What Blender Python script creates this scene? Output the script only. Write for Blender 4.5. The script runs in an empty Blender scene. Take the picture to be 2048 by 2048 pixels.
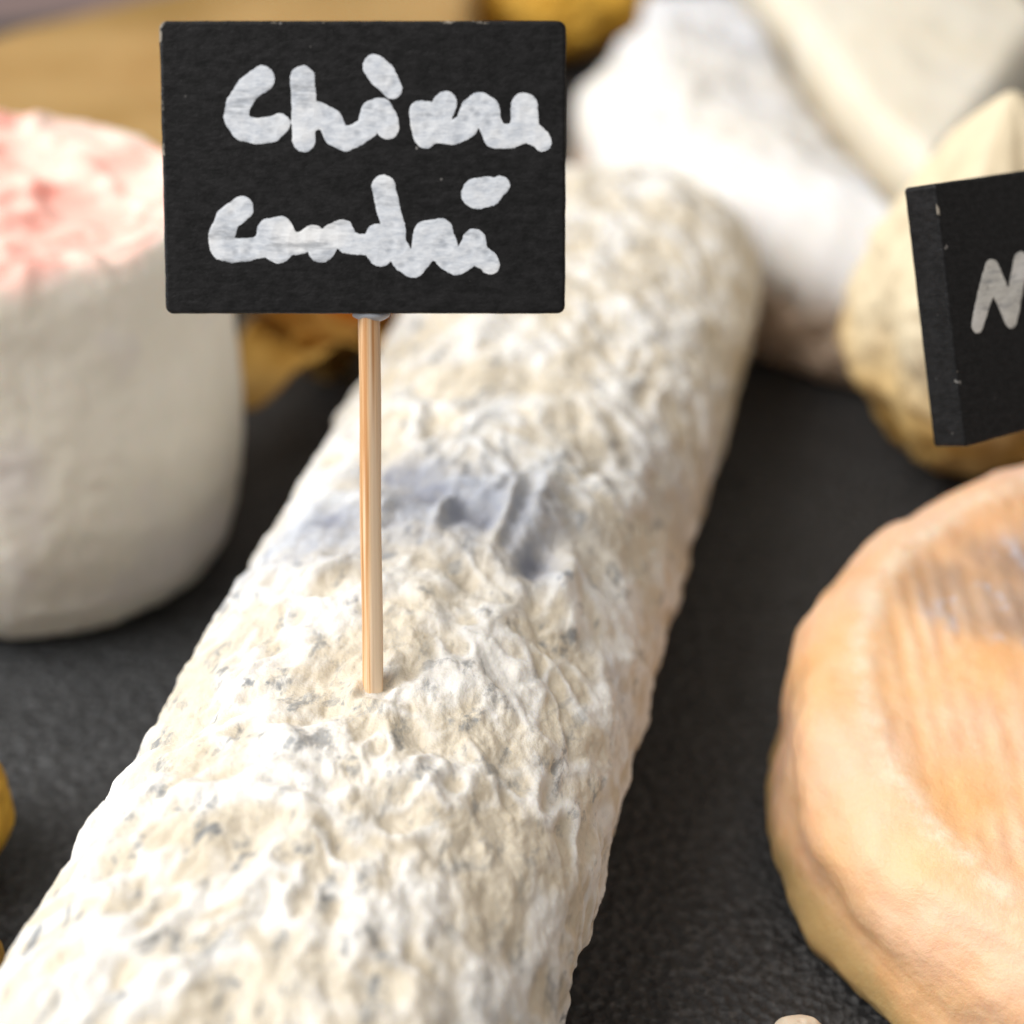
import bpy, math, random
import numpy as np
from mathutils import Vector, Matrix

# ------------------------------------------------------------------ camera, world, lights, exposure
scene = bpy.context.scene
coll = scene.collection
CM = 0.01
cam_data = bpy.data.cameras.new("camera")
cam = bpy.data.objects.new("camera", cam_data)
coll.objects.link(cam)
cam.location = (0, 0, 0.20)
cam.rotation_euler = (math.radians(56.0), 0, 0)
cam_data.sensor_width = 36.0
cam_data.lens = 66.5
cam_data.clip_start = 0.01
cam_data.clip_end = 20.0
cam_data.dof.use_dof = True
cam_data.dof.focus_distance = 0.242
cam_data.dof.aperture_fstop = 9.0
scene.camera = cam

world = bpy.data.worlds.new("World")
scene.world = world
world.use_nodes = True
world.node_tree.nodes["Background"].inputs[0].default_value = (1.0, 0.96, 0.91, 1)
world.node_tree.nodes["Background"].inputs[1].default_value = 0.42


def area_light(name, loc, target, sx, sy, power, color):
    d = bpy.data.lights.new(name, 'AREA')
    d.shape = 'RECTANGLE'
    d.size, d.size_y = sx, sy
    d.energy = power
    d.color = color
    o = bpy.data.objects.new(name, d)
    coll.objects.link(o)
    o.location = loc
    o.rotation_euler = (Vector(target) - Vector(loc)).to_track_quat('-Z', 'Y').to_euler()
    return o


area_light("window_light", (-0.58, 0.14, 0.76), (0.0, 0.24, 0.03), 0.75, 0.75, 11.6, (1.0, 0.97, 0.94))
area_light("side_window_light", (-0.95, 0.05, 0.45), (0.0, 0.24, 0.03), 0.6, 0.6, 4.0, (0.76, 0.88, 1.0))

scene.view_settings.view_transform = 'Standard'
scene.view_settings.look = 'None'
scene.view_settings.exposure = 0.0
scene.view_settings.gamma = 1.0
scene.view_settings.use_curve_mapping = False
scene.cycles.use_denoising = True
scene.cycles.max_bounces = 8

# ------------------------------------------------------------------ numpy gradient noise
_rng = np.random.RandomState(7)
_perm = np.concatenate([_rng.permutation(256)] * 3)
_g = _rng.normal(size=(256, 3))
_g /= np.linalg.norm(_g, axis=1, keepdims=True)


def noise(p, f=1.0, seed=0):
    p = np.asarray(p, float) * f + seed * 17.31
    i = np.floor(p).astype(np.int64)
    t = p - i
    i &= 255
    w = t * t * t * (t * (t * 6 - 15) + 10)
    out = 0
    for dx in (0, 1):
        wx = w[:, 0] if dx else 1 - w[:, 0]
        for dy in (0, 1):
            wy = w[:, 1] if dy else 1 - w[:, 1]
            for dz in (0, 1):
                wz = w[:, 2] if dz else 1 - w[:, 2]
                h = _perm[_perm[_perm[i[:, 0] + dx] + i[:, 1] + dy] + i[:, 2] + dz]
                g = _g[h]
                d = g[:, 0] * (t[:, 0] - dx) + g[:, 1] * (t[:, 1] - dy) + g[:, 2] * (t[:, 2] - dz)
                out = out + wx * wy * wz * d
    return out * 1.5


def fbm(p, f, octaves=4, seed=0):
    s, a = 0, 1.0
    for k in range(octaves):
        s = s + a * noise(p, f * 2.03 ** k, seed + k)
        a *= 0.5
    return s


def sstep(a, b, x):
    t = np.clip((x - a) / (b - a), 0, 1)
    return t * t * (3 - 2 * t)


# ------------------------------------------------------------------ mesh helpers (all shapes in centimetres, stored in metres)
def mesh_obj(name, verts, faces, mat, parent=None, smooth=True, attrs=None):
    me = bpy.data.meshes.new(name)
    verts = np.asarray(verts, float) * CM
    if isinstance(faces, np.ndarray):
        n, k = faces.shape
        me.vertices.add(len(verts))
        me.vertices.foreach_set("co", verts.astype(np.float32).ravel())
        me.loops.add(n * k)
        me.loops.foreach_set("vertex_index", faces.astype(np.int32).ravel())
        me.polygons.add(n)
        me.polygons.foreach_set("loop_start", np.arange(0, n * k, k, dtype=np.int32))
        me.update(calc_edges=True)
    else:
        me.from_pydata([tuple(v) for v in verts], [], faces)
    me.polygons.foreach_set("use_smooth", np.full(len(me.polygons), smooth))
    for k, v in (attrs or {}).items():
        a = me.attributes.new(k, 'FLOAT', 'POINT')
        a.data.foreach_set("value", np.asarray(v, np.float32))
    me.validate()
    me.materials.append(mat)
    o = bpy.data.objects.new(name, me)
    coll.objects.link(o)
    if parent:
        o.parent = parent
    return o


def tag(o, label, cat, group=None):
    o["label"] = label
    o["category"] = cat
    if group:
        o["group"] = group
    return o


def thing(name, loc_cm, label, cat, group=None, rot=None):
    o = bpy.data.objects.new(name, None)
    o.empty_display_size = 0.01
    coll.objects.link(o)
    o.location = Vector(loc_cm) * CM
    if rot is not None:
        o.rotation_euler = rot
    return tag(o, label, cat, group)


def grid_faces(nu, nv, wrap_v=True):
    i = np.arange(nu - 1)[:, None]
    j = np.arange(nv if wrap_v else nv - 1)[None, :]
    j2 = (j + 1) % nv
    a = i * nv + j
    return np.stack([a, i * nv + j2, (i + 1) * nv + j2, (i + 1) * nv + j], -1).reshape(-1, 4)


def vnormals(v, nu, nv):
    g = v.reshape(nu, nv, 3)
    du = np.gradient(g, axis=0)
    dv = (np.roll(g, -1, 1) - np.roll(g, 1, 1))
    n = np.cross(dv, du)
    n /= np.linalg.norm(n, axis=2, keepdims=True) + 1e-9
    return n.reshape(-1, 3)


# ------------------------------------------------------------------ material helpers
class NT:
    def __init__(self, name):
        self.m = bpy.data.materials.new(name)
        self.m.use_nodes = True
        self.t = self.m.node_tree
        self.b = self.t.nodes["Principled BSDF"]
        self.tc = self.t.nodes.new("ShaderNodeTexCoord")

    def n(self, typ, **kw):
        o = self.t.nodes.new(typ)
        for k, v in kw.items():
            setattr(o, k, v)
        return o

    def l(self, a, b):
        self.t.links.new(a, b)

    def mapping(self, scale=(1, 1, 1), loc=(0, 0, 0), rot=(0, 0, 0)):
        m = self.n("ShaderNodeMapping")
        m.inputs["Scale"].default_value = scale
        m.inputs["Location"].default_value = loc
        m.inputs["Rotation"].default_value = rot
        self.l(self.tc.outputs["Object"], m.inputs[0])
        return m.outputs[0]

    def noise(self, scale, detail=3, rough=0.55, vec=None, dist=0.0):
        o = self.n("ShaderNodeTexNoise")
        o.inputs["Scale"].default_value = scale
        o.inputs["Detail"].default_value = detail
        o.inputs["Roughness"].default_value = rough
        o.inputs["Distortion"].default_value = dist
        self.l(vec or self.tc.outputs["Object"], o.inputs["Vector"])
        return o.outputs["Fac"]

    def voronoi(self, scale, vec=None, feature='F1'):
        o = self.n("ShaderNodeTexVoronoi", feature=feature)
        o.inputs["Scale"].default_value = scale
        self.l(vec or self.tc.outputs["Object"], o.inputs["Vector"])
        return o.outputs["Distance"]

    def ramp(self, fac, stops):
        o = self.n("ShaderNodeValToRGB")
        e = o.color_ramp.elements
        while len(e) < len(stops):
            e.new(0.5)
        for k, (p, c) in enumerate(stops):
            e[k].position = p
            e[k].color = (*c, 1) if not isinstance(c, (int, float)) else (c, c, c, 1)
        self.l(fac, o.inputs[0])
        return o.outputs[0]

    def mix(self, fac, a, b, blend='MIX'):
        o = self.n("ShaderNodeMix", data_type='RGBA', blend_type=blend)
        for s, v in ((o.inputs[0], fac), (o.inputs[6], a), (o.inputs[7], b)):
            if isinstance(v, (int, float)):
                s.default_value = v
            elif isinstance(v, tuple):
                s.default_value = (*v, 1)
            else:
                self.l(v, s)
        return o.outputs[2]

    def math(self, op, a, b=0.0, clamp=False):
        o = self.n("ShaderNodeMath", operation=op, use_clamp=clamp)
        for s, v in ((o.inputs[0], a), (o.inputs[1], b)):
            if isinstance(v, (int, float)):
                s.default_value = v
            else:
                self.l(v, s)
        return o.outputs[0]

    def attr(self, name):
        o = self.n("ShaderNodeAttribute", attribute_name=name)
        return o.outputs["Fac"]

    def blob(self, center_cm, radius_cm, soft=0.6):
        """soft mask around a point of the object's own space"""
        d = self.n("ShaderNodeVectorMath", operation='DISTANCE')
        self.l(self.tc.outputs["Object"], d.inputs[0])
        d.inputs[1].default_value = [c * CM for c in center_cm]
        mr = self.n("ShaderNodeMapRange", interpolation_type='SMOOTHSTEP')
        mr.inputs["From Min"].default_value = radius_cm * CM
        mr.inputs["From Max"].default_value = radius_cm * CM * (1 - soft)
        self.l(d.outputs["Value"], mr.inputs["Value"])
        return mr.outputs["Result"]

    def bump(self, h, strength, dist_cm, prev=None):
        o = self.n("ShaderNodeBump")
        o.inputs["Strength"].default_value = strength
        o.inputs["Distance"].default_value = dist_cm * CM
        self.l(h, o.inputs["Height"])
        if prev:
            self.l(prev, o.inputs["Normal"])
        return o.outputs[0]

    def done(self, color, rough=0.6, normal=None, sss=0.0, sss_r=(1, .6, .4), sss_s=0.2, spec=0.5, rough_sock=None):
        b = self.b
        if isinstance(color, tuple):
            b.inputs["Base Color"].default_value = (*color, 1)
        else:
            self.l(color, b.inputs["Base Color"])
        b.inputs["Roughness"].default_value = rough
        if rough_sock:
            self.l(rough_sock, b.inputs["Roughness"])
        b.inputs["Specular IOR Level"].default_value = spec
        if normal:
            self.l(normal, b.inputs["Normal"])
        if sss:
            b.inputs["Subsurface Weight"].default_value = sss
            b.inputs["Subsurface Radius"].default_value = sss_r
            b.inputs["Subsurface Scale"].default_value = sss_s * CM
        return self.m


def mat_slate():
    k = NT("black_slate")
    n1 = k.noise(650, 5, 0.7)
    n2 = k.noise(70, 4, 0.6)
    v = k.voronoi(620, k.mapping((1, 1, 1)))
    n0 = k.noise(9, 3, .5)
    c = k.mix(k.ramp(n2, [(0.3, 0.0), (0.75, 1.0)]), (0.015, 0.0155, 0.0168), (0.031, 0.032, 0.034))
    c = k.mix(k.ramp(n1, [(0.50, 0.0), (0.68, 0.8)]), c, (0.105, 0.106, 0.108))
    b = k.bump(n2, 0.6, 0.12)
    b = k.bump(v, 0.9, 0.07, b)
    b = k.bump(n1, 0.9, 0.06, b)
    r = k.ramp(n0, [(0.3, 0.42), (0.7, 0.6)])
    return k.done(c, 0.5, b, spec=0.5, rough_sock=r)


def mat_log():
    k = NT("ash_goat_rind")
    ridge, pit = k.attr("ridge"), k.attr("pit")
    n1 = k.noise(70, 4, .6)
    n2 = k.noise(420, 5, .65)
    stretch = k.mapping((1, 0.55, 1))
    spots = k.noise(330, 5, .65, stretch, 0.3)
    c = k.mix(k.ramp(n1, [(0.35, 0.0), (0.7, 1.0)]), (0.66, 0.58, 0.45), (0.75, 0.68, 0.56))
    c = k.mix(k.ramp(ridge, [(0.30, 0.0), (0.80, 0.9)]), c, (0.83, 0.81, 0.77))
    big = k.noise(38, 2, .5)
    c = k.mix(k.math('MULTIPLY', k.attr("bloom"), 0.6), c, (0.70, 0.76, 0.84))
    sm = k.math('MULTIPLY', k.ramp(spots, [(0.555, 0.0), (0.66, 0.85)]), k.ramp(big, [(0.36, 0.5), (0.54, 1.0)]))
    c = k.mix(sm, c, (0.22, 0.235, 0.25))
    am = k.math('MULTIPLY', k.attr('ash'), k.ramp(k.noise(240, 6, .75), [(0.38, 0.45), (0.54, 1.0)]))
    c = k.mix(am, c, (0.40, 0.42, 0.48))
    pm = k.math('MULTIPLY', pit, k.ramp(k.noise(190, 4, .6), [(0.36, 0.35), (0.56, 1.0)]))
    c = k.mix(pm, c, (0.29, 0.30, 0.35))
    c = k.mix(k.ramp(n2, [(0.34, 0.3), (0.50, 0.0)]), c, (0.46, 0.41, 0.33))
    b = k.bump(k.noise(620, 5, .8), 0.36, 0.05)
    b = k.bump(k.noise(1500, 3, .75), 0.6, 0.03, b)
    return k.done(c, 0.9, b, sss=0.4, sss_r=(1, .85, .6), sss_s=0.10, spec=0.15)


def mat_rind(name, c1, c2, c3, scale=60, sss=0.3, rough=0.75, bump=0.3):
    k = NT(name)
    n1 = k.noise(scale, 4, .6)
    n2 = k.noise(scale * 0.35, 3, .5)
    c = k.mix(k.ramp(n1, [(0.3, 0.0), (0.7, 1.0)]), c1, c2)
    c = k.mix(k.ramp(n2, [(0.45, 0.0), (0.7, 0.8)]), c, c3)
    b = k.bump(k.noise(scale * 4, 4, .6), bump, 0.05)
    return k.done(c, rough, b, sss=sss, sss_s=0.25, spec=0.25)


def mat_white_piece(name, c1, c2, c3, scale, sss):
    k = NT(name)
    c = k.mix(k.ramp(k.noise(scale, 4, .6), [(0.3, 0.0), (0.7, 1.0)]), c1, c2)
    c = k.mix(k.ramp(k.noise(scale * .35, 3, .5), [(0.45, 0.0), (0.7, 0.8)]), c, c3)
    sep = k.n("ShaderNodeSeparateXYZ")
    k.l(k.tc.outputs["Object"], sep.inputs[0])
    z = k.math('ADD', sep.outputs[2], k.math('MULTIPLY', k.noise(40, 3, .5), 0.012))
    mr = k.n("ShaderNodeMapRange", interpolation_type='SMOOTHSTEP')
    mr.inputs["From Min"].default_value = 0.033
    mr.inputs["From Max"].default_value = 0.020
    k.l(z, mr.inputs["Value"])
    c = k.mix(mr.outputs["Result"], c, (0.68, 0.53, 0.41))
    return k.done(c, 0.75, k.bump(k.noise(scale * 4, 4, .6), 0.3, 0.05), sss=sss, sss_s=0.25, spec=0.25)


def mat_pink_cheese():
    k = NT("pink_topped_rind")
    n1 = k.noise(75, 4, .6)
    c = k.mix(k.ramp(n1, [(0.3, 0.0), (0.7, 1.0)]), (0.80, 0.75, 0.65), (0.87, 0.82, 0.73))
    c = k.mix(k.ramp(k.noise(45, 3, .5, None, 0.5), [(0.52, 0.0), (0.72, 0.6)]), c, (0.66, 0.61, 0.62))
    top = k.attr("top")
    pn = k.noise(62, 3, .55, k.mapping((1, 1, 0.4), (0.31, .2, 0)), 0.8)
    pink = k.mix(k.ramp(pn, [(0.34, 0.0), (0.66, 1.0)]), (0.86, 0.66, 0.56), (0.84, 0.31, 0.25))
    c = k.mix(top, c, pink)
    b = k.bump(k.noise(240, 4, .6), 0.3, 0.05)
    return k.done(c, 0.7, b, sss=0.3, sss_s=0.25, spec=0.25)


def mat_orange():
    k = NT("washed_orange_rind")
    n1 = k.noise(90, 4, .6)
    n2 = k.noise(32, 3, .5)
    c = k.mix(k.ramp(n1, [(0.3, 0.0), (0.7, 1.0)]), (0.90, 0.50, 0.23), (0.92, 0.59, 0.34))
    c = k.mix(k.ramp(n2, [(0.45, 0.0), (0.7, 0.75)]), c, (0.91, 0.60, 0.47))
    c = k.mix(k.math('MULTIPLY', k.attr('rib'), 0.8), c, (0.93, 0.66, 0.46))
    c = k.mix(k.math('MULTIPLY', k.attr('gut'), 0.25), c, (0.86, 0.44, 0.13))
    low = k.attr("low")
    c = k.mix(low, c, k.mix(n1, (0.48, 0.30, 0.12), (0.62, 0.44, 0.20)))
    st = k.math('MULTIPLY', k.attr("stain"), k.ramp(k.noise(120, 4, .6, k.mapping((1, .5, 1))), [(0.3, 0.5), (0.6, 1.0)]))
    c = k.mix(k.math('MULTIPLY', st, 0.65), c, (0.24, 0.18, 0.165))
    sp = k.math('MULTIPLY', k.attr("stain"), k.ramp(k.noise(230, 4, .65, k.mapping((1, .45, 1))), [(0.54, 0.0), (0.64, 0.85)]))
    c = k.mix(sp, c, (0.60, 0.58, 0.64))
    c = k.mix(k.math('MULTIPLY', k.attr("ridge"), k.ramp(k.noise(260, 4, .7), [(0.36, 0.15), (0.60, 0.85)])), c, (0.93, 0.76, 0.57))
    b = k.bump(k.noise(170, 5, .7), 0.5, 0.06)
    b = k.bump(k.noise(620, 4, .75), 0.7, 0.035, b)
    r = k.ramp(k.noise(180, 3, .6), [(0.3, 0.32), (0.7, 0.55)])
    return k.done(c, 0.45, b, sss=0.5, sss_r=(1, .55, .3), sss_s=0.35, spec=0.33, rough_sock=r)


def mat_board():
    k = NT("black_painted_wood")
    w1 = k.noise(260, 4, .7, k.mapping((1, 1, 5)))
    w2 = k.noise(700, 3, .7, k.mapping((1, 1, 1.6)))
    c = k.mix(k.ramp(w2, [(0.35, 0.0), (0.8, 1.0)]), (0.005, 0.005, 0.0053), (0.020, 0.0195, 0.0205))
    dust = k.ramp(k.noise(520, 2, .5), [(0.745, 0.0), (0.775, 0.8)])
    c = k.mix(dust, c, (0.22, 0.21, 0.20))
    edge = k.math('MULTIPLY', k.attr("edge"), k.ramp(k.noise(190, 4, .7, k.mapping((1, 1, 1), (.5, .1, .7))), [(0.62, 0.0), (0.67, 0.6)]))
    c = k.mix(edge, c, (0.42, 0.37, 0.30))
    b = k.bump(w1, 0.35, 0.02)
    b = k.bump(w2, 0.6, 0.02, b)
    return k.done(c, 0.45, b, spec=0.2)


def mat_chalk(name, c1, c2, grain):
    k = NT(name)
    v = k.voronoi(620, None)
    n = k.noise(500, 5, .75, k.mapping(grain))
    n3 = k.noise(130, 3, .6)
    c = k.mix(k.ramp(n, [(0.34, 0.0), (0.6, 1.0)]), c1, c2)
    c = k.mix(k.ramp(v, [(0.10, 0.6), (0.34, 0.0)]), c, tuple(x * .72 for x in c1))
    c = k.mix(k.ramp(n3, [(0.5, 0.0), (0.68, 0.7)]), c, (0.92, 0.92, 0.91))
    st = k.noise(230, 5, .7, k.mapping((0.45, 1, 2.4), (.3, 0, .2)))
    c = k.mix(k.ramp(st, [(0.54, 0.0), (0.66, 0.6)]), c, (0.22, 0.235, 0.26))
    b = k.bump(n, 0.5, 0.012)
    b = k.bump(v, 0.4, 0.02, b)
    return k.done(c, 0.7, b, spec=0.3)


def mat_bamboo():
    k = NT("bamboo")
    n = k.noise(2600, 3, .6, k.mapping((1, 1, 0.012)))
    n2 = k.noise(600, 2, .5, k.mapping((1, 1, 0.03)))
    c = k.mix(k.ramp(n, [(0.38, 0.0), (0.60, 1.0)]), (0.52, 0.24, 0.08), (0.84, 0.56, 0.31))
    c = k.mix(k.ramp(n2, [(0.45, 0.0), (0.60, 0.8)]), c, (0.92, 0.74, 0.54))
    b = k.bump(n, 0.4, 0.015)
    return k.done(c, 0.45, b, sss=0.1, sss_s=0.05, spec=0.4)


def mat_husk(name, c1, c2, trans=0.45, tip=None):
    k = NT(name)
    vein = k.voronoi(110, k.mapping((1, 1, .5)), 'DISTANCE_TO_EDGE')
    n1 = k.noise(60, 4, .6)
    n2 = k.noise(220, 4, .6)
    c = k.mix(k.ramp(n1, [(0.3, 0.0), (0.7, 1.0)]), c1, c2)
    c = k.mix(k.ramp(vein, [(0.0, 0.45), (0.06, 0.0)]), c, (0.60, 0.30, 0.05))
    c = k.mix(k.ramp(n2, [(0.66, 0.0), (0.76, 0.4)]), c, (0.36, 0.20, 0.05))
    if tip:
        sep = k.n("ShaderNodeSeparateXYZ")
        k.l(k.tc.outputs["Object"], sep.inputs[0])
        mr = k.n("ShaderNodeMapRange", interpolation_type='SMOOTHSTEP')
        mr.inputs["From Min"].default_value = 0.022
        mr.inputs["From Max"].default_value = 0.050
        k.l(k.math('ADD', sep.outputs[2], k.math('MULTIPLY', n1, 0.012)), mr.inputs["Value"])
        c = k.mix(k.math('MULTIPLY', mr.outputs["Result"], 0.85), c, tip)
    b = k.bump(vein, 0.25, 0.03)
    b = k.bump(n2, 0.3, 0.04, b)
    m = k.done(c, 0.5, b, spec=0.35)
    tr = k.n("ShaderNodeBsdfTranslucent")
    k.l(c, tr.inputs[0])
    mx = k.n("ShaderNodeMixShader")
    mx.inputs[0].default_value = trans
    k.l(k.b.outputs[0], mx.inputs[1])
    k.l(tr.outputs[0], mx.inputs[2])
    k.l(mx.outputs[0], k.t.nodes["Material Output"].inputs[0])
    return m


def mat_simple(name, c, rough=0.6, sss=0.0, spec=0.4, var=0.15, scale=80):
    k = NT(name)
    n = k.noise(scale, 4, .6)
    cc = k.mix(n, tuple(x * (1 - var) for x in c), tuple(min(1, x * (1 + var)) for x in c))
    return k.done(cc, rough, k.bump(n, 0.15, 0.05), sss=sss, sss_s=0.3, spec=spec)


# ------------------------------------------------------------------ the setting: slate and the table under it
def make_setting():
    nu = nv = 90
    x = np.linspace(-45, 45, nu)
    y = np.linspace(4, 66, nv)
    X, Y = np.meshgrid(x, y, indexing='ij')
    p = np.stack([X.ravel(), Y.ravel(), np.zeros(nu * nv)], -1)
    p[:, 1] = 4 + (p[:, 1] - 4) * (44 + (p[:, 0] + 45) / 90 * 26) / 62
    p[:, 2] = fbm(p, 0.25, 3, 3) * 0.05
    top = p.copy()
    bot = p.copy()
    bot[:, 2] = -0.7
    f = grid_faces(nu, nv, False)
    ring = np.concatenate([np.arange(nu) * nv, (nu - 1) * nv + np.arange(1, nv), (np.arange(nu - 2, -1, -1)) * nv + nv - 1, np.arange(nv - 2, 0, -1)])
    side = np.stack([ring, np.roll(ring, -1), np.roll(ring, -1) + nu * nv, ring + nu * nv], -1)
    faces = np.concatenate([f, f[:, ::-1] + nu * nv, side])
    o = mesh_obj("slate_board", np.concatenate([top, bot]), faces, mat_slate())
    o["kind"] = "structure"
    o["label"] = "black rough slate serving board under the cheeses"
    v = [(-120, -60, -0.75), (120, -60, -0.75), (120, 160, -0.75), (-120, 160, -0.75),
         (-120, -60, -4), (120, -60, -4), (120, 160, -4), (-120, 160, -4)]
    fs = [(0, 1, 2, 3), (7, 6, 5, 4), (0, 4, 5, 1), (1, 5, 6, 2), (2, 6, 7, 3), (3, 7, 4, 0)]
    t = mesh_obj("tabletop", v, fs, mat_simple("mauve_tabletop", (0.20, 0.14, 0.13), 0.6, scale=20), smooth=False)
    t["kind"] = "structure"
    t["label"] = "mauve brown tabletop behind the slate"


# ------------------------------------------------------------------ the ash-coated log
LOG_ANG = math.radians(13.5)
LOG_ORG = np.array([-1.92, 18.87, 0.0])     # the point of the axis beside the pick


def log_local(x, y):
    """table cm -> (across, along) in the log's frame"""
    dx, dy = x - LOG_ORG[0], y - LOG_ORG[1]
    c, s = math.cos(LOG_ANG), math.sin(LOG_ANG)
    return dx * c - dy * s, dx * s + dy * c


def make_log():
    nu, nv = 1000, 680
    A0, A1 = -11.5, 17.8
    L = A1 - A0
    u = np.linspace(0, 1, nu)
    a = np.linspace(0, 2 * math.pi, nv, endpoint=False)
    th = a + 0.55 * np.cos(a)          # denser over the upper side
    U, T = np.meshgrid(u, th, indexing='ij')
    w2, h2, zc = 3.28, 2.35, 2.33
    n = 2.35
    ct, st = np.cos(T), np.sin(T)
    r = (np.abs(ct) ** n + np.abs(st) ** n) ** (-1 / n)
    # rounded ends
    er = 1.5
    s = U * (L + 2 * 2.0) - 2.0
    inner = np.clip(s, er, L - er)
    over = s - inner
    lim = er + 2.0
    ang = np.clip(over / lim, -1, 1) * (math.pi / 2)
    along = inner + er * np.sin(ang)
    cosa = np.cos(ang)
    k = np.where(np.abs(over) > 0, (1 - er / w2 * (1 - cosa)), 1.0)
    k = np.where(np.abs(over) > 0, k * np.clip(1 - np.clip((np.abs(over) / lim - 0.62) / 0.38, 0, 1) ** 1.0, 0.0, 1), k)
    x = w2 * r * ct * k
    z = zc + h2 * r * st * k
    y = A0 + along
    p = np.stack([x.ravel(), y.ravel(), z.ravel()], -1)
    nrm = vnormals(p, nu, nv)
    if (nrm * (p - np.array([0, 0, zc]))[:, :])[:, [0, 2]].sum() < 0:
        nrm = -nrm
    q = p.copy()
    q[:, 1] *= 0.92
    q[:, 1] += 0.30 * np.abs(q[:, 0])
    warp = np.stack([noise(p, 0.55, 11), noise(p, 0.55, 12), noise(p, 0.55, 13)], -1) * 0.55
    n1 = noise(q + warp, 1.25, 21)
    n2 = noise(q + warp * 0.7, 2.1, 22)
    n3 = noise(q + warp * 0.4, 3.9, 23)
    r1 = np.exp(-(n1 / 0.28) ** 2)                 # soft worm-like wrinkles
    r2 = np.exp(-(n2 / 0.30) ** 2)
    b3 = 1 - np.exp(-(n3 / 0.25) ** 2)             # small cushions
    mod1 = np.clip(0.45 + 1.3 * noise(p, 0.7, 32), 0, 1.15)
    mod2 = np.clip(0.60 + 1.0 * noise(p, 0.8, 31), 0.1, 1.2)
    ridge = np.clip(0.95 * r1 * mod1 + 0.75 * r2 * mod2 + 0.1 * b3, 0, 1)
    d = 0.12 * r1 * mod1 + 0.05 * r2 * mod2 + 0.018 * b3 + 0.11 * noise(p, 0.33, 41) + 0.07 * noise(p, 0.9, 48) + 0.12 * noise(q, 1.7, 49) + 0.05 * noise(q, 3.2, 51) - 0.03
    d *= 1 - 0.4 * sstep(0.55, 1.0, np.abs(p[:, 0]) / w2)
    d += 0.016 * noise(p, 6.0, 43) + 0.008 * noise(p, 12, 44) + 0.005 * noise(p, 24, 45)
    pit = np.zeros(len(p))
    bloom = np.zeros(len(p))
    top = p[:, 2] > zc
    for (px, py, rx, ry, dep) in PITS:
        lx, ly = log_local(px, py)
        e = np.exp(-(((p[:, 0] - lx) / rx) ** 2 + ((p[:, 1] - ly) / ry) ** 2)) * top
        d -= dep * e
        pit = np.clip(np.maximum(pit, 1.15 * e), 0, 1) if dep > 0.11 else pit * (1 - 0.8 * e)
    for (px, py, rx, ry, s_) in BLOOMS:
        lx, ly = log_local(px, py)
        e = np.exp(-(((p[:, 0] - lx) / rx) ** 2 + ((p[:, 1] - ly) / ry) ** 2)) * top
        bloom = np.maximum(bloom, s_ * e)
    ash = np.zeros(len(p))
    for (px, py, rx, ry, s_) in ASH:
        lx, ly = log_local(px, py)
        jx = 0.35 * noise(p, 0.9, 47)
        jy = 0.30 * noise(p, 0.9, 50)
        e = np.exp(-(((p[:, 0] - lx + jx) / rx) ** 2 + ((p[:, 1] - ly + jy) / ry) ** 2) ** 1.4) * top
        ash = np.maximum(ash, e * s_)
    endfade = np.clip(1 - np.abs(over.ravel()) / lim, 0, 1)
    d *= np.where(np.abs(over.ravel()) > 0, endfade ** 0.5, 1)
    d -= 0.09
    p = p + nrm * d[:, None]
    p[:, 2] = np.maximum(p[:, 2], 0.01)
    o = mesh_obj("goat_cheese_log", p, grid_faces(nu, nv), mat_log(), attrs={"ridge": ridge, "pit": pit, "ash": ash, "bloom": bloom})
    o.location = Vector(LOG_ORG) * CM
    o.rotation_euler = (0, 0, -LOG_ANG)
    tag(o, "long wrinkled ash coated goat cheese log pierced by the wooden pick", "cheese")
    return o


# dents with grey mould behind the pick, (x, y, radius across, radius along, depth) on the table in cm
PITS = [(-1.25, 23.5, 0.75, 0.40, 0.20), (-0.5, 22.85, 0.55, 0.30, 0.20), (0.38, 21.95, 0.26, 0.50, 0.32), (-1.7, 24.0, 0.6, 0.3, 0.16), (-2.7, 22.9, .35, .3, .12),
        (-1.76, 18.74, 0.17, 0.13, 0.05), (-1.79, 18.52, 0.26, 0.09, -0.10), (-2.03, 18.75, 0.08, 0.2, -0.08), (-1.5, 18.75, 0.07, 0.2, -0.06),
        (-0.08, 22.8, 0.12, 0.8, -0.28), (0.75, 21.6, 0.2, 0.7, -0.16), (-1.0, 22.9, .12, .6, -.22), (-0.55, 23.6, .5, .10, -.14), (-1.9, 22.8, .12, .5, -.18), (0.45, 23.3, .13, .6, -.18)]
ASH = [(-0.75, 22.95, 1.6, 1.1, 1.0), (-2.9, 22.6, 1.3, 1.0, 0.75), (0.3, 22.0, 0.5, 0.7, 0.9), (1.5, 20.3, .5, .4, .35), (2.4, 25, .6, 1.0, .3)]
BLOOMS = [(-2.9, 22.9, 1.3, 0.9, 1.0), (-0.9, 23.2, 1.7, 0.9, 0.9), (0.5, 24.0, 0.35, 0.7, 0.9), (-0.4, 25.2, .25, 1.2, .6)]


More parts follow.
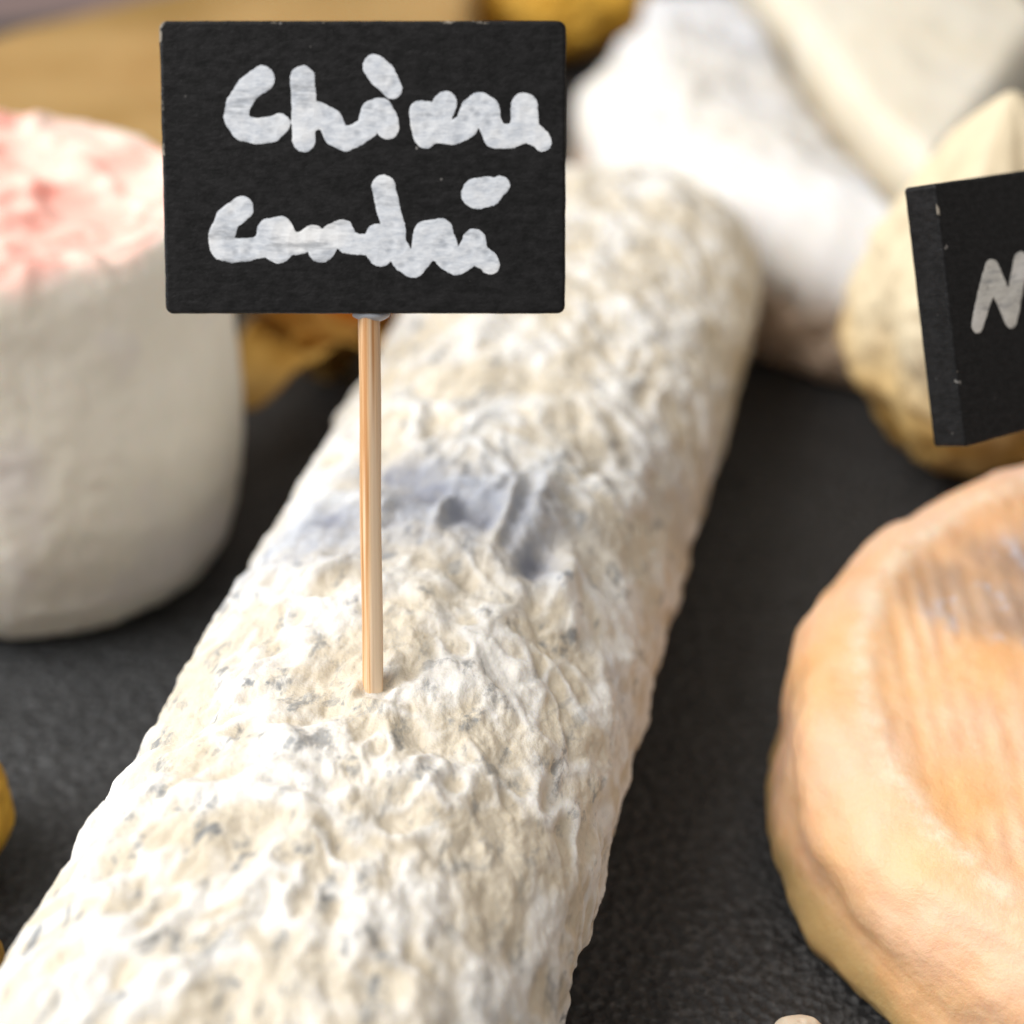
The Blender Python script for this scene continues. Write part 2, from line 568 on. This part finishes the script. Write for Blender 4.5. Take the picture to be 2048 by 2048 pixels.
# ------------------------------------------------------------------ generic lathe-like cheese: plan curve x profile
def round_cheese(name, plan, profile, disp, mat, parent=None, seg=240, attrs_fn=None, nprof=120, tilt=0.0):
    """plan(theta)->radius ; profile: list of (radius factor, z) ; disp(p, radial normal)->(dx) displacement along normals"""
    prof = np.array(profile, float)
    dseg = np.linalg.norm(np.diff(prof * [4.0, 1.0], axis=0), axis=1)
    tt = np.concatenate([[0], np.cumsum(dseg)])
    ti = np.linspace(0, tt[-1], nprof)
    pr = np.interp(ti, tt, prof[:, 0])
    pz = np.interp(ti, tt, prof[:, 1])
    for _ in range(3):
        pr[1:-1] = (pr[:-2] + 2 * pr[1:-1] + pr[2:]) / 4
        pz[1:-1] = (pz[:-2] + 2 * pz[1:-1] + pz[2:]) / 4
    th = np.linspace(0, 2 * math.pi, seg, endpoint=False)
    R = plan(th)
    x = pr[:, None] * (R * np.cos(th))[None]
    y = pr[:, None] * (R * np.sin(th))[None]
    z = np.repeat(pz[:, None], seg, 1)
    p = np.stack([x.ravel(), y.ravel(), z.ravel()], -1)
    nrm = vnormals(p, nprof, seg)
    mid = np.array([0, 0, (prof[:, 1].max()) / 2])
    if ((p - mid) * nrm).sum() < 0:
        nrm = -nrm
    prr = np.repeat(pr[:, None], seg, 1).ravel()
    d = disp(p, prr)
    d = d * np.clip(prr * 8, 0, 1)
    attrs = attrs_fn(p, prr, d) if attrs_fn else None
    p = p + nrm * d[:, None]
    p[:, 2] += tilt * p[:, 1] * np.clip(p[:, 2] / prof[:, 1].max(), 0, 1.1)
    p[:, 2] = np.maximum(p[:, 2], 0.0)
    f = grid_faces(nprof, seg)
    return mesh_obj(name, p, f, mat, parent, attrs=attrs)


def make_pink_cheese():
    H = 6.5

    def disp(p, pr):
        d = 0.16 * noise(p, 0.4, 5) + 0.05 * noise(p, 1.2, 6) + 0.03 * noise(p, 4, 7)
        topm = sstep(H - 1.0, H - 0.35, p[:, 2]) * sstep(0.95, 0.8, pr)
        rr = 1 - sstep(0, .3, np.abs(noise(p, 0.75, 8)))
        return d + topm * (0.16 * rr + 0.12 * noise(p, 0.5, 9))

    def attrs(p, pr, d):
        a = sstep(0.93, 0.82, pr + 0.06 * noise(p, 0.7, 15)) * sstep(H - 1.1, H - 0.45, p[:, 2])
        return {"top": a}
    prof = [(0, 0), (0.70, 0.0), (0.84, 0.12), (0.94, 0.8), (0.99, 2.0), (1.0, 3.6), (0.99, 5.2), (0.965, 6.1), (0.91, 6.45), (0.82, 6.45), (0.7, 6.3), (0.4, 6.2), (0, 6.25)]
    o = round_cheese("tall_round_cheese", lambda t: 3.85 * (1 + 0.015 * np.cos(2 * t + 1)), prof, disp, mat_pink_cheese(), attrs_fn=attrs)
    o.location = Vector((-8.65, 28.65, 0)) * CM
    o.scale = (1, 1, 1.075)
    tag(o, "tall cream cylinder cheese with pink wrinkled top and rounded base", "cheese")


def make_orange_cheese():
    C = np.array([9.68, 20.6])

    def disp(p, pr):
        d = 0.10 * noise(p, 0.45, 51) + 0.05 * noise(p, 1.3, 52) + 0.012 * noise(p, 5, 53)
        inner = sstep(0.82, 0.70, pr) * sstep(1.6, 2.2, p[:, 2])
        w = p[:, 0] + 0.12 * noise(p * [1, .35, 1], 0.8, 54)
        gro = np.cos(w * 2 * math.pi / 0.33) * np.clip(0.55 + 0.9 * noise(p, 0.7, 55), 0.1, 1)
        d += inner * (0.018 * gro + 0.012 * noise(p, 1.6, 56) + 0.012 * noise(p, 4, 66))
        side = sstep(0.86, 0.92, pr)
        th = np.arctan2(p[:, 1], p[:, 0])
        ring = np.stack([np.cos(th) * 2, np.sin(th) * 2, 0 * th], -1)
        zz = p[:, 2] + 0.25 * noise(ring, 0.9, 68)
        waist = np.exp(-((zz - 1.25) / 0.50) ** 2) * np.exp(-(((th % (2 * math.pi)) - 4.0) / 0.75) ** 2) * np.clip(0.75 + 0.9 * noise(ring, 0.9, 69), 0.2, 1.3)
        d += side * (-0.30 * waist + 0.10 * noise(p, 0.8, 57) + 0.05 * noise(p * [1, 1, .3], 2.2, 65))
        return d

    def attrs(p, pr, d):
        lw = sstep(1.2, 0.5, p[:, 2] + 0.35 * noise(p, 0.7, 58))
        e = np.exp(-(((p[:, 0] + 1.9) / 1.95) ** 2 + ((p[:, 1] - 2.1) / 1.5) ** 2))
        st = sstep(0.25, 0.75, e + 0.18 * noise(p, 1.2, 59)) * (p[:, 2] > 1.8)
        ri = np.exp(-((pr - 0.80 + 0.02 * noise(p, 1.1, 64)) / 0.035) ** 2) * (p[:, 2] > 1.6)
        gut = np.exp(-((pr - 0.72) / 0.05) ** 2) * (p[:, 2] > 1.6)
        w = p[:, 0] + 0.12 * noise(p * [1, .35, 1], 0.8, 54)
        rib = sstep(0.82, 0.70, pr) * (0.5 + 0.5 * np.cos(w * 2 * math.pi / 0.33)) * np.clip(0.5 + 1.2 * noise(p, 0.7, 55), 0, 1) * (p[:, 2] > 1.6)
        return {"gut": gut, "rib": rib, "low": lw, "stain": st, "ridge": ri}
    prof = [(0, 0), (0.90, 0.0), (0.975, 0.10), (1.0, 0.4), (0.995, 0.75), (0.985, 1.2), (0.975, 1.7), (0.962, 2.15), (0.93, 2.58), (0.88, 2.84),
            (0.83, 2.94), (0.79, 2.97), (0.765, 2.955), (0.735, 2.92), (0.70, 2.91), (0.4, 3.02), (0, 3.06)]
    o = round_cheese("orange_cheese", lambda t: 5.95 * (1 + 0.012 * np.cos(3 * t)), prof, disp, mat_orange(), seg=420, attrs_fn=attrs, nprof=220, tilt=0.14)
    o.location = Vector((C[0], C[1], 0)) * CM
    tag(o, "round orange washed rind cheese with ridged rim and grey stain on top", "cheese")


def slab(name, poly, h, rad, mat, label, dome=0.0, amp=0.06, seed=0, z0=0.0):
    """rounded prism over a star-shaped plan polygon (cm), with gently uneven faces"""
    poly = np.array(poly, float)
    c = poly.mean(0)
    nxt = np.roll(poly, -1, 0)
    pts = []
    N = 60
    for a, b in zip(poly, nxt):
        for t in np.linspace(0, 1, N, endpoint=False):
            pts.append(a + (b - a) * t)
    pts = np.array(pts)
    # uniform resample and soften the corners
    for _ in range(int(rad * 40)):
        pts = (np.roll(pts, 1, 0) + 2 * pts + np.roll(pts, -1, 0)) / 4
    rel = pts - c
    dist = np.linalg.norm(rel, axis=1, keepdims=True)
    unit = rel / dist
    prof = [(min(2.0, dist.min() * .9), 0.0), (rad * 0.5, 0.0)]
    for a in np.linspace(0, math.pi / 2, 7):
        prof.append((rad * .5 * (1 - math.sin(a)), rad * .5 * (1 - math.cos(a))))
    for t in np.linspace(0.1, 0.9, 14):
        prof.append((0, rad * .5 + (h - rad * 1.5) * t))
    for a in np.linspace(0, math.pi / 2, 10):
        prof.append((rad * (1 - math.cos(a)), h - rad + rad * math.sin(a)))
    V = []
    for ins, z in prof:
        V.append(np.concatenate([pts - unit * ins, np.full((len(pts), 1), z)], 1))
    for k in np.linspace(0.05, 0.999, 26):
        V.append(np.concatenate([c + (pts - unit * rad - c) * (1 - k), np.full((len(pts), 1), h + dome * (1 - (1 - k) ** 2))], 1))
    nu, nv = len(V), len(pts)
    p = np.concatenate(V)
    nrm = vnormals(p, nu, nv)
    if ((p - [c[0], c[1], h / 2]) * nrm).sum() < 0:
        nrm = -nrm
    d = amp * (1.2 * noise(p, 0.5, seed + 61) + 0.6 * noise(p, 1.4, seed + 62) + 0.25 * noise(p, 4, seed + 63))
    p = p + nrm * d[:, None]
    p[:, 2] = np.maximum(p[:, 2], 0)
    p[:, :2] -= c
    o = mesh_obj(name, p, grid_faces(nu, nv), mat)
    o.location = Vector((c[0], c[1], z0)) * CM
    return tag(o, label, "cheese")


def make_back_cheeses():
    # white bloomy piece: an arc of a big wheel cut off along its right side
    cx, cy, R = 10.4, 42.2, 8.9
    arc = []
    for a in np.linspace(math.radians(142), math.radians(258), 22):
        arc.append((cx + R * math.cos(a), cy + R * math.sin(a)))
    poly = [q for q in arc] + [(8.4, 34.6), (7.7, 39.2), (6.1, 49.5), (3.4, 49.5)]
    slab("white_rind_cheese", poly, 3.8, 1.8,
         mat_white_piece("white_bloom", (0.76, 0.71, 0.63), (0.84, 0.81, 0.76), (0.70, 0.72, 0.78), 45, 0.3),
         "thick white bloomy rind cheese piece behind the end of the log", 0.3, 0.22, 1)
    slab("cream_cheese_wedge", [(6.6, 48.3), (7.85, 39.5), (8.7, 36.3), (11.0, 40.6), (13.6, 46.0), (12.5, 54), (6.3, 54)], 4.1, 0.8,
         mat_rind("cream_paste", (0.74, 0.66, 0.51), (0.79, 0.73, 0.61), (0.80, 0.77, 0.69), 40, 0.35),
         "pale cream cheese wedge standing behind the papery fruit, beside the white rind piece", 0.1, 0.08, 2)
    slab("hard_cheese_slab", [(-24, 36.4), (-1.1, 38.0), (-1.0, 55.0), (-24, 36.9)], 3.6, 0.4,
         mat_rind("tan_hard_cheese", (0.36, 0.21, 0.07), (0.47, 0.30, 0.12), (0.25, 0.15, 0.04), 35, 0.25),
         "long tan slab of hard cheese behind the tall pink topped cheese", 0.0, 0.06, 3)


# ------------------------------------------------------------------ physalis fruits
def lantern(name, R, hgt, mat, parent, lobes=5, seed=0, tipk=1.0, crumple=0.12, t0=0.0, t1=1.0, thick=0.025):
    nu, nv = 90, 150
    t = np.linspace(t0, t1, nu)
    th = np.linspace(0, 2 * math.pi, nv, endpoint=False)
    T, H_ = np.meshgrid(t, th, indexing='ij')
    base = np.sin(np.pi * np.clip(T, 0, 1) ** (0.62 * tipk)) ** 0.72
    base = np.maximum(base * (1 - 0.25 * T), 0.012)
    rib = 1 + 0.15 * (np.abs(np.cos(H_ * lobes / 2)) - 0.5) + 0.05 * np.abs(np.cos(H_ * lobes + 1))
    r = R * base * rib
    p = np.stack([(r * np.cos(H_)).ravel(), (r * np.sin(H_)).ravel(), (T * hgt).ravel()], -1)
    cr = crumple * R * (1.4 * np.abs(noise(p, 0.9 / R * 2, seed + 70)) + 0.35 * np.abs(noise(p, 2.2 / R * 2, seed + 71)) + .25 * noise(p, 9 / R, seed + 72) - 0.25)
    k = 1 + (cr / (R + 1e-6)) * np.clip(base.ravel() * 2, 0, 1)
    p[:, 0] *= k
    p[:, 1] *= k
    o = mesh_obj(name, p, grid_faces(nu, nv), mat, parent)
    s = o.modifiers.new("paper", 'SOLIDIFY')
    s.thickness = thick * CM
    return o


def berry(R, loc, mat, parent):
    nu, nv = 28, 40
    t = np.linspace(0.001, math.pi - .001, nu)
    th = np.linspace(0, 2 * math.pi, nv, endpoint=False)
    T, P = np.meshgrid(t, th, indexing='ij')
    p = np.stack([(R * np.sin(T) * np.cos(P)).ravel(), (R * np.sin(T) * np.sin(P)).ravel(), (R * 0.96 * np.cos(T)).ravel()], -1) + np.array(loc)
    return mesh_obj("berry", p, grid_faces(nu, nv)[:, ::-1], mat, parent)


def tube(name, pts, radii, mat, parent, seg=14):
    pts = np.array(pts, float)
    V = []
    for i, c in enumerate(pts):
        d = pts[min(i + 1, len(pts) - 1)] - pts[max(i - 1, 0)]
        d /= np.linalg.norm(d)
        a = np.cross(d, [0.3, 0.9, 0.1])
        a /= np.linalg.norm(a)
        b = np.cross(d, a)
        for j in range(seg):
            ph = 2 * math.pi * j / seg
            V.append(c + radii[i] * (a * math.cos(ph) + b * math.sin(ph)))
    f = grid_faces(len(pts), seg)
    faces = [tuple(q) for q in f] + [tuple(range(seg))[::-1], tuple(range((len(pts) - 1) * seg, len(pts) * seg))]
    return mesh_obj(name, V, faces, mat, parent)


def petal(mat, parent, ang, length, width, open_ang, seed):
    """one papery bract of an opened husk, rising from the centre and curling outwards"""
    nu, nv = 26, 17
    V = []
    for i in range(nu):
        t = i / (nu - 1)
        phi = open_ang * (0.25 + 0.75 * t)
        rr = length * (t * math.sin(phi) + 0.05)
        zz = length * (t * math.cos(phi)) + 0.15
        w = width * (math.sin(math.pi * min(1, t * 0.86 + 0.10)) ** 0.75)
        for j in range(nv):
            s = j / (nv - 1) * 2 - 1
            V.append((rr - 0.35 * w * s * s, s * w * 0.62, zz + 0.18 * w * s * s))
    p = np.array(V)
    p[:, 2] += 0.16 * noise(p, 1.6, seed) + 0.05 * noise(p, 4, seed + 1)
    p[:, 0] += 0.10 * noise(p, 1.7, seed + 2)
    c, s = math.cos(ang), math.sin(ang)
    p = np.stack([p[:, 0] * c - p[:, 1] * s, p[:, 0] * s + p[:, 1] * c, np.maximum(p[:, 2], 0.02)], -1)
    o = mesh_obj("husk_petal", p, grid_faces(nu, nv, False), mat, parent)
    m = o.modifiers.new("paper", 'SOLIDIFY')
    m.thickness = 0.03 * CM
    return o


def make_physalis():
    h1 = mat_husk("golden_husk", (0.55, 0.31, 0.06), (0.72, 0.46, 0.12), 0.35)
    h2 = mat_husk("amber_husk", (0.85, 0.46, 0.04), (0.92, 0.60, 0.10), 0.25)
    h3 = mat_husk("pale_husk", (0.93, 0.60, 0.15), (0.95, 0.74, 0.36), 0.25, (0.93, 0.84, 0.64))
    bm = mat_simple("orange_berry", (0.75, 0.24, 0.01), 0.25, 0.3, 0.5, 0.1, 40)
    sm = mat_simple("dry_stem", (0.35, 0.24, 0.10), 0.7)
    g = "papery golden physalis fruits on the slate"
    # behind the small board on the right
    a = thing("physalis_fruit", (9.2, 31.6, 0.0), "large pale yellow papery husk fruit behind the board that reads N", "fruit", g, (math.radians(4), math.radians(-7), 0.4))
    lantern("husk", 2.6, 8.0, h3, a, seed=1, crumple=0.14, tipk=1.3)
    berry(0.85, (0, 0, 2.2), bm, a)
    tube("stem", [(0, 0, .1), (0.1, 0.2, -0.0), (0.5, .9, 0.15)], [.1, .09, .08], sm, a)
    # opened one with its berry, between the tall cheese and the log
    b = thing("physalis_fruit", (-3.9, 34.6, 0.0), "opened brown gold husk fruit with orange berry between the tall cheese and the log", "fruit", g)
    for i in range(5):
        petal(h1, b, 2 * math.pi * i / 5 + 0.55, 3.4, 1.9, math.radians((70, 38, 50, 72, 66)[i]), 80 + 3 * i)
    berry(0.95, (0.75, -0.3, 2.6), bm, b)
    tube("stem", [(0, 0, .15), (-0.3, 0.5, 0.12), (-0.9, 1.3, 0.12)], [.11, .1, .09], sm, b)
    # the one at the back
    c = thing("physalis_fruit", (1.3, 54.0, 0.0), "amber husk fruit farthest back between hard cheese slab and white rind piece", "fruit", g, (math.radians(-8), 0, 0.9))
    lantern("husk", 2.9, 5.2, h2, c, seed=5, crumple=0.16)
    berry(0.9, (0, 0, 2.2), bm, c)
    tube("stem", [(0, 0, .1), (0.1, 0.2, 0.0), (0.5, .9, 0.15)], [.1, .09, .08], sm, c)
    # two at the near left
    d = thing("physalis_fruit", (-8.8, 20.1, 0.0), "amber papery husk fruit standing left of the log's near half", "fruit", g, (0, 0, 0.25))
    lantern("husk", 1.55, 4.0, h2, d, seed=9, crumple=0.06)
    berry(0.8, (0, 0, 1.6), bm, d)
    tube("stem", [(0, 0, .1), (-0.1, 0.2, 0.0), (-0.6, .9, 0.12)], [.1, .09, .08], sm, d)
    e = thing("physalis_fruit", (-7.95, 17.5, 0.0), "brown papery husk fruit touching the log's shaded left foot", "fruit", g, (0, 0, 1.1))
    lantern("husk", 1.2, 2.9, h1, e, seed=13, crumple=0.10)
    berry(0.7, (0, 0, 1.2), bm, e)
    tube("stem", [(0, 0, .1), (-0.1, 0.2, 0.0), (-0.6, .5, 0.12)], [.1, .09, .08], sm, e)


# ------------------------------------------------------------------ the picks with their boards
def board_mesh(name, w, h, t, mat, parent, x0, z0, corner=0.10, bev=0.045):
    """board from x0..x0+w, z0..z0+h, front face at y=-t/2"""
    out = []
    for cx, cz, a0 in ((x0 + w - corner, z0 + h - corner, 0), (x0 + corner, z0 + h - corner, 90), (x0 + corner, z0 + corner, 180), (x0 + w - corner, z0 + corner, 270)):
        for a in np.linspace(a0, a0 + 90, 7):
            out.append((cx, cz, math.cos(math.radians(a)), math.sin(math.radians(a))))
    n0 = len(out)
    # extra points along the straight sides
    ring = []
    for i in range(n0):
        a, b = out[i], out[(i + 1) % n0]
        ring.append(a)
        if (i + 1) % 7 == 0:
            for s in np.linspace(0, 1, 40)[1:-1]:
                ring.append((a[0] + (b[0] - a[0]) * s, a[1] + (b[1] - a[1]) * s, a[2], a[3]))
    ring = np.array(ring)
    jit = noise(np.stack([ring[:, 0] * 7, ring[:, 1] * 7, 0 * ring[:, 0] + x0], -1), 1.0, 90) * 0.006
    prof = []
    for a in np.linspace(0, 90, 5):
        prof.append((bev * (1 - math.sin(math.radians(a))), -t / 2 + bev * (1 - math.cos(math.radians(a)))))
    prof = prof + [(i, -y) for i, y in prof[::-1]]
    V, E = [], []
    inner = [(corner * 0.97, -t / 2)]
    for ins, y in inner + prof + [(corner * 0.97, t / 2)]:
        r = corner - ins
        V.append(np.stack([ring[:, 0] + (r + jit) * ring[:, 2], np.full(len(ring), y), ring[:, 1] + (r + jit) * ring[:, 3]], -1))
        E.append(np.full(len(ring), 1.0 if 0.0 < ins <= bev * 0.99 and abs(y) < t / 2 - 1e-6 else 0.0))
    nv, nu = len(ring), len(V)
    f = [tuple(q) for q in grid_faces(nu, nv)]
    f += [tuple(range(nv))[::-1], tuple(range((nu - 1) * nv, nu * nv))]
    return mesh_obj(name, np.concatenate(V), f, mat, parent, smooth=False, attrs={"edge": np.concatenate(E)})


def writing(strokes, mat, parent, y_front, name="handwriting", step=0.014, thick=0.003, seed=0):
    """felt-pen strokes (x, z, radius in cm) merged into one raised film by marching squares"""
    segs = []
    for st in strokes:
        for a, b in zip(st[:-1], st[1:]):
            segs.append((a, b))
        if len(st) == 1:
            segs.append((st[0], st[0]))
    allp = np.array([q for st in strokes for q in st])
    mnx, mnz = allp[:, 0].min() - .3, allp[:, 1].min() - .3
    mxx, mxz = allp[:, 0].max() + .3, allp[:, 1].max() + .3
    gx = np.arange(mnx, mxx, step)
    gz = np.arange(mnz, mxz, step)
    X, Z = np.meshgrid(gx, gz, indexing='ij')
    D = np.full(X.shape, 9.0)
    for a, b in segs:
        ax, az, ar = a
        bx, bz, br = b
        dx, dz = bx - ax, bz - az
        L2 = dx * dx + dz * dz + 1e-9
        t = np.clip(((X - ax) * dx + (Z - az) * dz) / L2, 0, 1)
        D = np.minimum(D, np.hypot(X - ax - t * dx, Z - az - t * dz) - (ar + (br - ar) * t))
    P = np.stack([X.ravel(), Z.ravel(), 0 * X.ravel() + seed], -1)
    D = D + (0.010 * noise(P, 9, 95) + 0.007 * noise(P, 26, 96)).reshape(X.shape)
    nx, nz = X.shape
    verts, idx, faces = [], {}, []

    def vid(key, x, z, edge):
        if key not in idx:
            idx[key] = len(verts)
            verts.append((x, y_front - (0.001 if edge else thick), z))
        return idx[key]
    inside = D < 0
    cells = np.argwhere(inside[:-1, :-1] | inside[1:, :-1] | inside[:-1, 1:] | inside[1:, 1:])
    for i, j in cells:
        cs = [(i, j), (i + 1, j), (i + 1, j + 1), (i, j + 1)]
        poly = []
        for q in range(4):
            a, b = cs[q], cs[(q + 1) % 4]
            da, db = D[a], D[b]
            if da < 0:
                poly.append(vid(('v',) + a, gx[a[0]], gz[a[1]], da > -step * 0.9))
            if (da < 0) != (db < 0):
                t = da / (da - db)
                k = ('e',) + (a + b if a < b else b + a)
                poly.append(vid(k, gx[a[0]] + (gx[b[0]] - gx[a[0]]) * t, gz[a[1]] + (gz[b[1]] - gz[a[1]]) * t, True))
        if len(poly) >= 3:
            faces.append(tuple(poly))
    return mesh_obj(name, verts, faces, mat, parent)


def pick_stick(length, insert, mat, parent, w=0.27, x=0.0):
    """slightly flattened bamboo stick along local z, from -insert to length"""
    seg = 20
    zs = np.concatenate([[-insert], np.linspace(-insert + 0.5, length, 40)])
    V = []
    for i, z in enumerate(zs):
        k = 0.1 if i == 0 else 1.0
        for j in range(seg):
            a = 2 * math.pi * j / seg
            n = 3.6
            r = (abs(math.cos(a)) ** n + abs(math.sin(a)) ** n) ** (-1 / n)
            rr = w / 2 * r * k * (0.965 + 0.035 * (z + insert) / (length + insert))
            c, s = math.cos(0.45), math.sin(0.45)
            xx, yy = rr * math.cos(a) * 0.92, rr * math.sin(a) * 0.92
            V.append((x + xx * c - yy * s + 0.006 * math.sin(z * 2.1), xx * s + yy * c, z))
    f = [tuple(q) for q in grid_faces(len(zs), seg)] + [tuple(range(seg))[::-1], tuple(range((len(zs) - 1) * seg, len(zs) * seg))]
    return mesh_obj("stick", V, f, mat, parent)


def glue_blob(parent, z, x, mat):
    nu, nv = 14, 28
    t = np.linspace(0.001, math.pi - .001, nu)
    th = np.linspace(0, 2 * math.pi, nv, endpoint=False)
    T, P = np.meshgrid(t, th, indexing='ij')
    p = np.stack([(0.24 * np.sin(T) * np.cos(P)).ravel() + x, (0.17 * np.sin(T) * np.sin(P)).ravel(), (0.075 * np.cos(T)).ravel() + z], -1)
    p[:, 2] += 0.03 * noise(p, 5, 97)
    return mesh_obj("glue", p, grid_faces(nu, nv)[:, ::-1], mat, parent)


def make_labels():
    mb = mat_board()
    bam = mat_bamboo()
    glue = mat_simple("dried_glue", (0.42, 0.45, 0.50), 0.35, 0.2, 0.5, 0.3, 300)
    ch1 = mat_chalk("white_chalk_ink", (0.50, 0.54, 0.60), (0.74, 0.77, 0.81), (1, 1, 3))
    ch2 = mat_chalk("grey_chalk_ink", (0.58, 0.58, 0.55), (0.80, 0.80, 0.76), (1, 1, 6))
    # --- label in the log
    a = thing("cheese_label", (-1.79, 18.87, 4.53), "black wooden board handwritten in white on a bamboo pick stuck into the log", "label", None,
              (math.radians(-26.6), 0, 0))
    W, Hh, T = 4.96, 3.55, 0.42
    z0 = 4.80
    x0 = -W / 2 - 0.03
    board_mesh("board", W, Hh, T, mb, a, x0, z0)
    pick_stick(z0 + 0.05, 1.6, bam, a)
    glue_blob(a, z0 - 0.02, 0.03, glue)
    sc = W / 1815.0

    def conv(st, r=56):
        out = []
        for q in st:
            rr = q[2] if len(q) > 2 else r
            out.append((x0 + (q[0] - 62) * sc, z0 + Hh - (q[1] - 68) * (Hh / 1306.0), rr * sc))
        return out
    line1 = [
        [(520, 322), (455, 368), (408, 438), (398, 492), (430, 542), (490, 556), (550, 548), (592, 524, 48)],
        [(700, 320, 54), (704, 450, 56), (700, 594, 52)],
        [(704, 520), (768, 480), (822, 512), (848, 568), (888, 588), (942, 570, 50), (990, 538, 48)],
        [(990, 538, 48), (1010, 470, 52), (1048, 456, 50), (1072, 500, 52), (1078, 540, 50)],
        [(1022, 270, 54), (1058, 308, 60), (1100, 368, 46)],
        [(1224, 472, 52), (1246, 576, 54), (1292, 548, 54), (1320, 470, 54), (1336, 430, 52)],
        [(1224, 472, 50), (1300, 480, 50)],
        [(1292, 552, 54), (1372, 562, 54), (1432, 530, 54), (1460, 458, 52), (1490, 434, 52), (1526, 456, 52), (1534, 520, 54), (1562, 574, 56), (1622, 578, 54), (1680, 556, 54), (1690, 446, 60)],
        [(1690, 446, 60), (1708, 552, 52), (1764, 590, 44), (1772, 602, 42)],
    ]
    line2 = [
        [(416, 898, 54), (352, 948), (320, 1030), (326, 1076), (372, 1088), (440, 1086, 50)],
        [(440, 1086, 48), (530, 1062, 52), (580, 1084, 62), (626, 1050, 54), (590, 990, 56), (540, 1000, 56), (530, 1060, 54)],
        [(626, 1062, 50), (690, 1050, 50), (738, 1026, 52), (772, 1086, 56), (826, 1020, 54), (866, 1002, 54), (890, 1046, 54), (936, 1060, 48)],
        [(1056, 802, 54), (1078, 900, 54), (1104, 1000, 52), (1106, 1060, 50), (1040, 1104, 56), (1004, 1060, 52), (1030, 1016, 50)],
        [(936, 1060, 46), (1010, 1060, 50)],
        [(1106, 1056, 50), (1146, 1130, 54), (1190, 1152, 58), (1232, 1102, 54), (1246, 1010, 56), (1308, 1000, 58), (1330, 1056, 56)],
        [(1330, 1056, 54), (1344, 1122, 56), (1384, 1142, 56), (1440, 1108, 54), (1464, 1042, 52), (1474, 1104, 52), (1528, 1136, 46), (1536, 1150, 44)],
        [(1240, 1060, 56), (1330, 1090, 56)],
        [(1478, 832, 70), (1530, 822, 66), (1582, 796, 44)],
    ]
    writing([conv(s) for s in line1], ch1, a, -T / 2, seed=1)
    writing([conv(s) for s in line2], ch1, a, -T / 2, seed=2)
    # --- label in the orange cheese
    ex, eu, org = LABEL2_EX, LABEL2_EU, LABEL2_ORG
    ey = np.cross(eu, ex)           # local y points away from the reader
    T2 = 0.56
    base_len = 3.6
    base = org + ex * (W / 2) - eu * base_len + ey * (T2 / 2)
    b = thing("cheese_label", base, "thick black board reading N on a pick stuck into the orange cheese", "label")
    M = Matrix(((ex[0], ey[0], eu[0]), (ex[1], ey[1], eu[1]), (ex[2], ey[2], eu[2])))
    b.rotation_euler = M.to_euler()
    board_mesh("board", W, Hh, T2, mb, b, -W / 2, base_len, 0.06, 0.04)
    pick_stick(base_len + 0.05, 1.4, bam, b)
    glue_blob(b, base_len - 0.02, 0.0, glue)
    writing([[(q[0] - W / 2, q[1] + base_len, q[2]) for q in s] for s in LABEL2_STROKES], ch2, b, -T2 / 2, seed=3)


LABEL2_EX = np.array([0.8, 0.587, -0.155])
LABEL2_EU = np.array([-0.215, 0.388, 0.914])
LABEL2_ORG = np.array([6.13, 21.7, 6.42])
LABEL2_STROKES = [[(0.52, 1.60, .12), (0.73, 1.95, .15), (0.94, 2.26, .17), (1.10, 1.9, .16), (1.22, 1.60, .15), (1.38, 1.95, .15), (1.56, 2.3, .16)]]
LABEL2_EX /= np.linalg.norm(LABEL2_EX)
LABEL2_EU -= LABEL2_EX * LABEL2_EX.dot(LABEL2_EU)
LABEL2_EU /= np.linalg.norm(LABEL2_EU)


def make_crumb():
    def disp(p, pr):
        return 0.08 * noise(p, 1.8, 33) + 0.03 * noise(p, 6, 34)
    prof = [(0, 0), (0.8, 0), (1.0, 0.25), (0.92, 0.6), (0.6, 0.85), (0, 0.9)]
    o = round_cheese("cheese_crumb", lambda t: 0.34 * (1 + 0.2 * np.cos(2 * t + .4)), prof, disp,
                     mat_rind("crumb_beige", (0.66, 0.52, 0.38), (0.78, 0.68, 0.54), (0.7, 0.6, 0.5), 120), seg=60, nprof=30)
    o.location = Vector((3.72, 16.55, 0)) * CM
    tag(o, "small pale beige crumb lying on bare slate between log and orange cheese", "crumb")


make_setting()
make_log()
make_pink_cheese()
make_orange_cheese()
make_back_cheeses()
make_physalis()
make_labels()
make_crumb()
